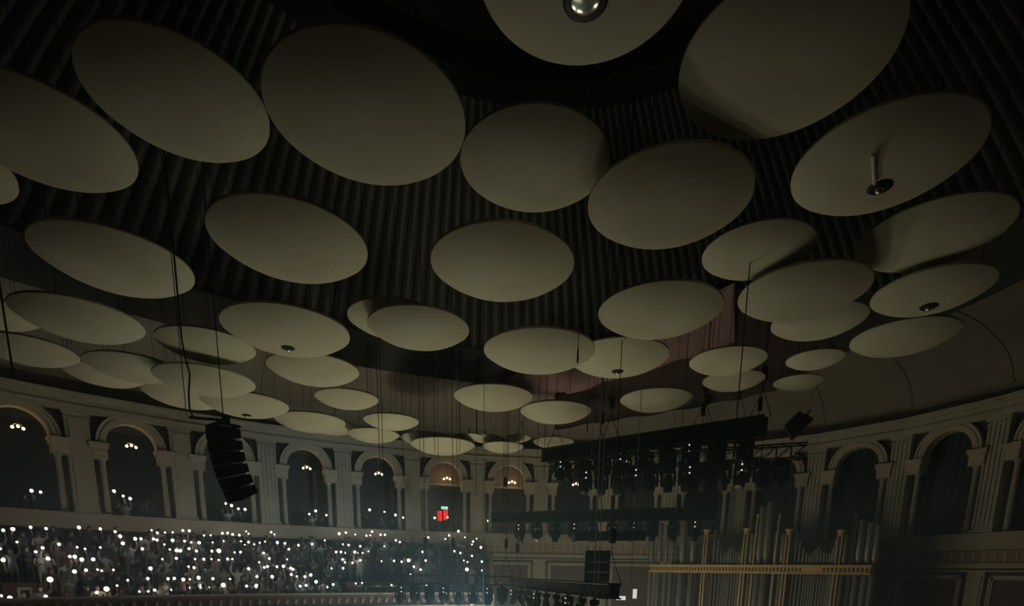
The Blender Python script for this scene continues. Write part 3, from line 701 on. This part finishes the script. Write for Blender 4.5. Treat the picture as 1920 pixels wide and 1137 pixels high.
for (u, v), lb in (((824.5, 968), 'red lit door panel left under the exit sign'), ((835.5, 966), 'red lit door panel right under the exit sign')):
    p, t = hit(u, v, 3.9)
    dr = tag(put('red_panel', MB().box(-.2, .2, -.04, .04, -.39, .39).mesh('red_panel_frame', 'black'), None, w(p), face_dir(p.x, p.y)), lb, 'lit panel')
    put('lit_face', MB().box(-.16, .16, -.06, -.03, -.36, .36).mesh('red_face', 'redlit'), dr)
# ------------------------------------------------------------------ hanging speaker stacks
def cabinet_mesh(wd, d, h, name):
    mb = MB()   # front at -y, slightly narrower at the back
    f, b = wd / 2, wd / 2 * .9; hf, hb = h / 2, h / 2 * .7; n = 0
    mb.v += [(-f, -d / 2, -hf), (f, -d / 2, -hf), (f, -d / 2, hf), (-f, -d / 2, hf), (-b, d / 2, -hb), (b, d / 2, -hb), (b, d / 2, hb), (-b, d / 2, hb)]
    mb.f += [(0, 1, 2, 3), (4, 7, 6, 5), (0, 4, 5, 1), (3, 2, 6, 7), (0, 3, 7, 4), (1, 5, 6, 2)]
    return mb.mesh(name, 'black')
def speaker_stack(label, u, v, dist, n, wd, d, h, az, tilt, cable_px=(), bar=None):
    """top front corner given by pixel; az = facing direction; tilt = splay per box in degrees"""
    p = at_dist(u, v, dist)
    root = tag(put('speaker_stack', None, loc=w(p), rz=az + math.pi / 2), label, 'speaker')
    cab = cabinet_mesh(wd, d, h, 'cabinet_body'); gr = MB().box(-wd / 2 + .03, wd / 2 - .03, -d / 2 - .02, -d / 2 + .01, -h / 2 + .025, h / 2 - .025).mesh('grille', 'blackfab')
    hg = Vector((0, 0, 0)); a = 0.
    for i in range(n):
        a = math.radians(tilt * i + tilt * .6)
        # hinge along the front edge, boxes splay downwards
        R_ = Matrix.Rotation(a, 3, 'X')
        c = hg + R_ @ Vector((0, d / 2, -h / 2))
        o = put('cabinet', cab, root, c, rot=(a, 0, 0)); put('grille', gr, o)
        put('side_handle', MB().box(wd / 2 * .94, wd / 2 * .94 + .03, -.05, .1, -.04, .04).mesh('side_handle', 'black'), o)
        hg = hg + R_ @ Vector((0, 0, -h - .015))
    put('flying_frame', MB().box(-wd / 2, -wd / 2 + .06, .0, d, .02, .07).box(wd / 2 - .06, wd / 2, .0, d, .02, .07).box(-wd / 2, wd / 2, .0, .06, .02, .07).box(-wd / 2, wd / 2, d - .08, d, .02, .07).mesh('flying_frame', 'black'), root)
    return root, p
AZ = math.atan2(-.78, -.62)
root, p = speaker_stack('tall black speaker stack hanging in front of the gallery at left', 397, 800, 15.0, 6, 0.66, .5, .262, AZ, 4.4)
inv = (Matrix.Translation(w(p)) @ Matrix.Rotation(AZ + math.pi / 2, 4, 'Z')).inverted()
def loc_px(u, v, dist): return inv @ Vector(w(at_dist(u, v, dist)))
pa, pb = loc_px(354, 783, 15.2), loc_px(424, 789, 15.2)
put('spreader_bar', MB().tube([pa, pb], .03, 6).tube([pb, pb + Vector((0, 0, -.15))], .024, 6).box(pb.x - .07, pb.x + .07, pb.y - .06, pb.y + .06, pb.z - .07, pb.z + .1).mesh('spreader_bar', 'black'), root)
for (u, v), rr, nm in (((350, 783), .009, 'hoist_cable'), ((419, 787), .011, 'hoist_cable')):
    q = loc_px(u, v, 15.2); put(nm, MB().tube([q, (q.x, q.y, 14.0 - p.z)], rr, 5).mesh(nm, 'cable'), root)
q = loc_px(354, 783, 15.2); pts = []
for (u, v) in ((362, 783), (355, 765), (354, 735), (356, 702), (352, 688), (348, 672), (341, 640), (330, 520)): pts.append(loc_px(u, v, 15.2))
pts.append(Vector((pts[-1].x, pts[-1].y, 14 - p.z)))
put('power_cable', MB().tube(pts, .02, 6).mesh('power_cable', 'cable'), root)

# ------------------------------------------------------------------ trusses and lamps of the stage rig
def truss(label, a, b, sz, skirt=True, ncab=3, cables=True):
    a, b = Vector(a), Vector(b); L = (b - a).length; rz = math.atan2(b.y - a.y, b.x - a.x)
    root = tag(put('lighting_truss', None, loc=w(a), rz=rz), label, 'truss')
    for y in (-sz / 2, sz / 2):
        for z in (-sz / 2, sz / 2): put('chord', MB().tube([(0, y, z), (L, y, z)], .03, 8).mesh('chord', 'black'), root)
    n = max(2, int(L / sz)); mb = MB()
    for i in range(n):
        x0, x1 = L * i / n, L * (i + 1) / n
        for s in (-1, 1):
            mb.tube([(x0, s * sz / 2, -sz / 2), (x1, s * sz / 2, sz / 2)], .017, 5); mb.tube([(x0, -sz / 2, s * sz / 2), (x1, sz / 2, s * sz / 2)], .017, 5)
            mb.tube([(x0, s * sz / 2, -sz / 2), (x0, s * sz / 2, sz / 2)], .017, 5)
    put('lattice', mb.mesh('lattice', 'black'), root)
    if skirt: put('black_border', MB().box(0, L, -sz / 2 + .05, sz / 2 - .05, -sz / 2 + .03, sz / 2 - .02).mesh('black_border', 'blackfab'), root)
    if cables:
        for i in range(ncab):
            x0 = L * (.06 + .88 * i / max(1, ncab - 1)); mb = MB()
            def blocked(xx):
                q = a + (b - a) * (xx / L)
                return min([math.hypot(q.x - v_[0] * v_[3], q.y - v_[1] * v_[3]) - v_[2] * v_[3] for v_ in DISCS.values() if v_[3] > a.z])
            x = max((x0 + dx for dx in (0, .4, -.4, .8, -.8, 1.2, -1.2, 1.6, -1.6, 2., -2.) if .2 < x0 + dx < L - .2), key=lambda xx: min(.35, blocked(xx)) - abs(xx - x0) * .001)
            mb.tube([(x - .3, -sz / 2, sz / 2), (x, 0, sz / 2 + 1.0)], .014, 5).tube([(x + .3, sz / 2, sz / 2), (x, 0, sz / 2 + 1.0)], .014, 5)
            mb.tube([(x, 0, sz / 2 + 1.0), (x, 0, 13.5 - a.z)], .013, 5).box(x - .08, x + .08, -.08, .08, sz / 2 + 1.3, sz / 2 + 1.75)
            put('hoist_chain', mb.mesh('hoist_chain', 'cable'), root)
    return a, b, rz
mh_base = MB().box(-.19, .19, -.15, .15, -.16, 0).box(-.06, .06, -.04, .04, 0, .09).mesh('base', 'black')
mh_yoke = MB().box(-.24, -.18, -.07, .07, -.62, -.16).box(.18, .24, -.07, .07, -.62, -.16).box(-.24, .24, -.09, .09, -.2, -.15).mesh('yoke', 'black')
mh_head = MB().lathe([(.001, .3), (.12, .28), (.16, .12), (.165, -.1), (.14, -.26), (.13, -.29), (.001, -.27)], 14).mesh('head', 'black', True)
mh_lens = MB().lathe([(.001, -.275), (.115, -.285), (.12, -.30), (.001, -.305)], 14).mesh('lens', 'phone')
led_me = MB().ball((0, 0, 0), .03, 6, 4).mesh('status_light', 'led')
def moving_head(p, rz, label, group, tilt=0., pan=0., led=False, sc=1.):
    r_ = tag(put('stage_lamp', None, loc=w(p), rz=rz + pan, scale=sc), label, 'stage lamp', group)
    put('base', mh_base, r_); put('yoke', mh_yoke, r_)
    h = put('head', mh_head, r_, (0, 0, -.52), rot=(tilt, 0, 0)); put('lens', mh_lens, h)
    if led:
        put('status_light', led_me, r_, (.05, -.17, -.06)); put('status_light', led_me, r_, (.05, -.17, -.24))
    return r_
def hang(a, b, rz, n, sz, label, group, x0=.04, x1=.96, rows=(-1,), sc=1., led_every=3):
    j = 0
    for r_ in rows:
        for i in range(n):
            f = x0 + (x1 - x0) * (i + .5) / n; q = a.lerp(b, f) + Matrix.Rotation(rz, 3, 'Z') @ Vector((0, r_ * sz / 2, 0)); q.z -= sz / 2 + .09 * sc
            moving_head(q, rz, label, group, random.uniform(-.7, .7), random.uniform(-.6, .6), led=(j % led_every == 0), sc=sc); j += 1
A1, B1 = at_z(1022, 856, 5.5), at_z(1436, 797, 5.5)
a, b, rz = truss('long black lighting truss slanting up to the right under the discs', A1, B1, .58, ncab=4)
hang(a, b, rz, 9, .58, 'black moving stage lamp hanging under the long slanting truss', 'lamps on the slanting truss', .06, .98, (-1, 1), 1.15)
A2, B2 = at_z(1068, 872, 4.55), at_z(1512, 846, 4.55)
a, b, rz = truss('black lighting truss behind and below the slanting one', A2, B2, .5, skirt=False, ncab=3)
hang(a, b, rz, 12, .5, 'black moving stage lamp on the truss below the slanting one', 'lamps on the second truss', .05, .95, (-1,), 1.2)
A3, B3 = at_z(925, 972, 2.7), at_z(1340, 963, 2.7)
a, b, rz = truss('black lighting truss level in front of the arches and organ', A3, B3, .5, ncab=3)
hang(a, b, rz, 10, .5, 'black moving stage lamp under the level truss before the arches', 'lamps on the level truss', .1, .97, (-1,), 1.1)
A4, B4 = at_z(962, 1093, -.62), at_z(1152, 1110, -.62)
a, b, rz = truss('thick black truss at the bottom right of the crowd', A4, B4, .46, ncab=2)
hang(a, b, rz, 9, .46, 'black stage lamp under the thick bottom truss', 'lamps on the thick bottom truss', .03, .97, (-1,), 1.0)
A5 = at_dist(738, 1087, 27.5); B5 = at_dist(962, 1089, 27.0); B5.z = A5.z
a, b, rz = truss('open black truss crossing in front of the circle parapet', A5, B5, .42, skirt=False, ncab=3)
hang(a, b, rz, 8, .42, 'black stage lamp under the open truss before the parapet', 'lamps on the open bottom truss', .0, .97, (-1,), 1.05)
# long black light box under the level truss
p = at_dist(1144, 1006, 26.0)
tag(put('light_batten', MB().box(-1.55, 1.55, -.2, .2, -.2, .2).box(-1.5, 1.5, -.22, -.19, -.15, .15).tube([(-1.3, 0, .2), (-1.3, 0, 1.1)], .02).tube([(1.3, 0, .2), (1.3, 0, 1.1)], .02).mesh('light_batten', 'blackfab'), None, w(p), math.atan2(B3.y - A3.y, B3.x - A3.x)), 'long black box slung under the level truss', 'light batten')
speaker_stack('black speaker stack hanging before the organ, right of the truss lamps', 1328, 871, 26.6, 5, 1.02, .66, .44, math.atan2(-.95, -.3), .8)
speaker_stack('short black speaker stack hanging above the thick bottom truss', 1121, 1036, 24.0, 4, 1.04, .6, .4, math.atan2(-.98, -.2), .6)
p = at_dist(1494, 797, 26.0)
sb = tag(put('hanging_speaker', cabinet_mesh(.55, .6, .95, 'hanging_speaker_body'), None, w(p), rot=(.75, 0, 1.2)), 'small tilted black speaker at the right end of the upper truss', 'speaker')
put('bracket', MB().tube([(-.3, 0, 0), (-.34, 0, .6), (.34, 0, .6), (.3, 0, 0)], .025, 6).mesh('bracket', 'black'), sb)
# glowing screens at the rig desk
for (u, v), rzz, sx, lb in (((1164, 1122), .0, .2, 'small white lit screen lying flat by the bottom truss'), ((1190, 1114), 1.2, .1, 'small white lit screen standing upright by the bottom truss')):
    p = at_dist(u, v, 22.0)
    s_ = tag(put('lit_screen', MB().box(-sx, sx, -.02, .03, -.1 if sx > .15 else -.2, .1 if sx > .15 else .2).mesh('screen_case', 'black'), None, w(p), 0.), lb, 'screen')
    put('screen_face', MB().box(-sx + .02, sx - .02, -.03, -.015, -.08 if sx > .15 else -.18, .08 if sx > .15 else .18).mesh('screen_face', 'screen'), s_)

# ------------------------------------------------------------------ loose cables and microphones
def vcable(u, v0, v1, dist, r, m, label, top=None):
    p0, p1 = at_dist(u, v0, dist), at_dist(u, v1, dist); zt = p0.z if top is None else top
    x, y = p1.x, p1.y
    o = put('hanging_cable', MB().tube([(0, 0, 0), (0, 0, zt - p1.z)], r, 5).mesh('hanging_cable', m), None, (x, y, p1.z + EYE))
    return tag(o, label, 'cable')
vcable(906, 640, 1180, 22, .010, 'cablelight', 'thin bright cable hanging down the middle past the yellowish disc', 14.)
vcable(25, 560, 705, 17.5, .022, 'cable', 'thick dark cable hanging at the left edge', 13.)
vcable(1381, 530, 786, 14.45, .013, 'cable', 'dark cable crossing the large grey disc at right down to the rig', 6.6)
vcable(1114, 700, 1092, 22.8, .022, 'cablelight', 'left one of a pair of bright cables over the short speaker stack', 13.5)
vcable(1122, 700, 1092, 22.8, .018, 'cablelight', 'right one of a pair of bright cables over the short speaker stack', 13.5)
vcable(825, 930, 1137, 28, .012, 'cablelight', 'thin bright cable hanging just under the red lit panels', 12.)
vcable(1183, 780, 1095, 21.8, .014, 'cablelight', 'thin bright cable before the drapes right of the short speaker stack', 13.)
vcable(1100, 860, 1085, 26, .012, 'cablelight', 'thin bright cable left of the short speaker stack', 13.)
vcable(858, 1000, 1110, 27, .012, 'cablelight', 'thin bright cable in front of the last circle seats', 12.)
vcable(1268, 790, 960, 26, .016, 'cablelight', 'bright cable in front of the fluted pilaster left of the organ stack', 13.)
vcable(978, 790, 1050, 30, .013, 'cable', 'dark cable before the wall strip left of the bottom truss', 13.)
for u, v1, ds, lb in ((713, 900, 26.3, 'left dark cable of the two over the greyish disc'), (722, 985, 26.3, 'right dark cable of the two over the greyish disc'), (757, 905, 30, 'dark cable left of the lens shaped disc'), (788, 880, 30, 'dark cable at the left tip of the lens shaped disc'), (815, 850, 30, 'dark cable over the middle of the lens shaped disc'), (862, 850, 30, 'dark cable over the right half of the lens shaped disc'), (893, 930, 32, 'dark cable just right of the lens shaped disc'), (943, 1010, 30, 'left dark cable over the small disc right of the exit sign'), (953, 900, 30, 'right dark cable over the small disc right of the exit sign'), (1008, 860, 30, 'dark cable at the left tip of the small bright disc'), (1020, 900, 30, 'dark cable over the left half of the small bright disc')):
    vcable(u, 720, v1, ds, .014, 'cable', lb, 10.2)
for u, v, ds, lb in ((1083, 682, 15.8, 'black microphone hanging on a wire before the pinkish disc'), (1117, 795, 23.4, 'small black microphone hanging above the left end of the slanting truss'), (1101, 812, 23.6, 'small black microphone hanging lower beside the pair of bright cables'), (978, 803, 28, 'tiny black microphone hanging right of the tiny grey disc')):
    p = at_dist(u, v, ds)
    m_ = tag(put('hanging_microphone', None, loc=w(p)), lb, 'microphone')
    put('body', MB().lathe([(.001, 0), (.018, .01), (.026, .06), (.022, .3), (.009, .36), (.001, .36)], 8).mesh('mic_body', 'black'), m_)
    put('wire', MB().tube([(0, 0, .35), (0, 0, 12. - p.z)], .009, 5).mesh('mic_wire', 'cable'), m_)

# ------------------------------------------------------------------ pipe organ
OAX = Vector((CT, ST, 0)); OLAT = Vector((ST, -CT, 0)); OO = Vector((EC[0], EC[1], 0)) + OAX * (EA - 4.5)
org = tag(put('pipe_organ', None, loc=(OO.x, OO.y, EYE), rz=math.atan2(OLAT.y, OLAT.x)), 'grand pipe organ with grey pipes and gilded posts under the right arches', 'organ')
def oc_(u, v):
    d = ray(u, v); s = OO.dot(OAX) / (d.x * OAX.x + d.y * OAX.y); p_ = d * s
    return (p_ - OO).dot(OLAT), p_.z
BZ0, BZ1 = .02, .5
put('case', MB().box(-8.1, 4.6, .5, 3.2, -9, .3).box(-6.6, 4.6, 1.0, 3.0, .3, 1.6).mesh('case', 'wood'), org)
put('gilded_rail', MB().box(-8.05, 4.3, -.32, .5, BZ0, BZ1).box(-8.1, 4.35, -.38, .5, BZ1 - .08, BZ1).box(-8.1, 4.35, -.38, .5, BZ0, BZ0 + .08).mesh('gilded_rail', 'gold'), org)
hole_me = MB().box(-.05, .05, -.335, -.3, BZ0 + .14, BZ1 - .14).mesh('rail_piercing', 'wood')
for i in range(64):
    x = -7.95 + 12.1 * i / 63
    if -.0 < x - 1.2 < .9: continue
    put('rail_piercing', hole_me, org, (x, 0, 0))
_pc = {}
def pipe(x, r, z0, z1, y=0.):
    me = MB().lathe([(r * .25, 0), (r, min(.5, (z1 - z0) * .15)), (r, (z1 - z0) - .02), (r * .9, z1 - z0), (r * .55, z1 - z0 - .01)], 12).mesh('pipe', 'pipe', True)
    put('pipe', me, org, (x, y, z0))
def both(u, vtop, r, y=0.):
    x, zt = oc_(u, vtop); x0, _ = oc_(u - 6, 1067)
    xm = oc_(u - (1067 - vtop) * .13, 1067)[0]
    pipe(xm, r, BZ1, zt, y); pipe(xm, r, -5.0, BZ0 - .02, y)
    return xm
for u, vt, r in ((1233, 975, .15), (1247, 980, .15), (1259, 985, .12), (1269, 990, .1), (1291, 970, .2), (1310, 972, .18), (1415, 1002, .13), (1437, 950, .19), (1451, 942, .2), (1461, 998, .12), (1473, 1002, .13), (1589, 1003, .14), (1620, 975, .19), (1636, 980, .18), (1649, 985, .16)): both(u, vt, r, -.05)
def flat(u0, u1, n, vt):
    for i in range(n):
        f = i / (n - 1); e = abs(2 * f - 1); k_ = abs(e - .0)
        dip = math.sin(math.pi * min(1, abs(f - .5) * 2)) ; v = vt + 22 + 12 * dip - 22 * max(0, e - .62) / .38 * 1.4
        both(u0 + (u1 - u0) * f, v, .062, .05)
flat(1345, 1401, 13, 1002); flat(1497, 1573, 15, 1004)
def post(u, vt, wd, m='gold', cap=True):
    xm = oc_(u - (1067 - vt) * .13, 1067)[0]; zt = oc_(u, vt)[1]
    mb = MB().box(-wd / 2, wd / 2, -.24, -.04, BZ1, zt)
    if wd > .15: mb = MB().box(-wd / 2, -wd / 2 + .06, -.26, -.04, BZ1, zt).box(wd / 2 - .06, wd / 2, -.26, -.04, BZ1, zt).box(-wd / 2, wd / 2, -.26, -.04, zt - .06, zt)
    o = put('gilded_post', mb.mesh('gilded_post', m), org, (xm, 0, 0))
    if wd > .15: put('core', MB().box(-wd / 2 + .06, wd / 2 - .06, -.22, -.06, BZ1, zt - .06).mesh('post_core', 'wood'), o)
    put('capital', MB().lathe([(wd * .55, 0), (wd * .6, .08), (wd * .85 + .02, .2), (wd * .95 + .02, .24), (wd * .5, .27)], 10).mesh('capital', m), o, (0, -.14, zt))
    mb = MB().box(-wd / 2, wd / 2, -.24, -.04, -5, BZ0)
    if wd > .15 and m == 'gold':
        mb = MB().box(-wd / 2, -wd / 2 + .06, -.26, -.04, -5, BZ0).box(wd / 2 - .06, wd / 2, -.26, -.04, -5, BZ0)
        put('core', MB().box(-wd / 2 + .06, wd / 2 - .06, -.22, -.06, -5, BZ0).mesh('post_core', 'wood'), o)
    put('lower_post', mb.mesh('lower_post', m), o)
for u, vt, wd, m in ((1331, 1002, .24, 'gold'), (1405, 1000, .24, 'gold'), (1426, 974, .07, 'gold'), (1466, 974, .06, 'gold'), (1483, 1002, .24, 'gold'), (1579, 1004, .24, 'gold'), (1608, 974, .2, 'wood')): post(u, vt, wd, m)

# ------------------------------------------------------------------ thin stage haze filling the hall
hz = bpy.data.materials.new('stage_haze'); hz.use_nodes = True; t_ = hz.node_tree; t_.nodes.clear()
ou = t_.nodes.new('ShaderNodeOutputMaterial'); vs = t_.nodes.new('ShaderNodeVolumeScatter')
vs.inputs['Color'].default_value = (.5, .78, 1.0, 1); vs.inputs['Density'].default_value = .014; vs.inputs['Anisotropy'].default_value = 0.0
t_.links.new(vs.outputs[0], ou.inputs['Volume'])
hb = MB().grid([[(*epoint(2 * math.pi * i / 48, o_), z_ + EYE) for i in range(48)] for o_, z_ in ((-.6, -16.5), (-.6, 3.2))], True)
nv = 48; hb.f += [tuple(range(nv))[::-1], tuple(range(nv, 2 * nv))]
ho = put('haze', hb.mesh('haze', hz)); ho['kind'] = 'stuff'; tag(ho, 'thin bluish stage haze hanging in the hall', 'haze')
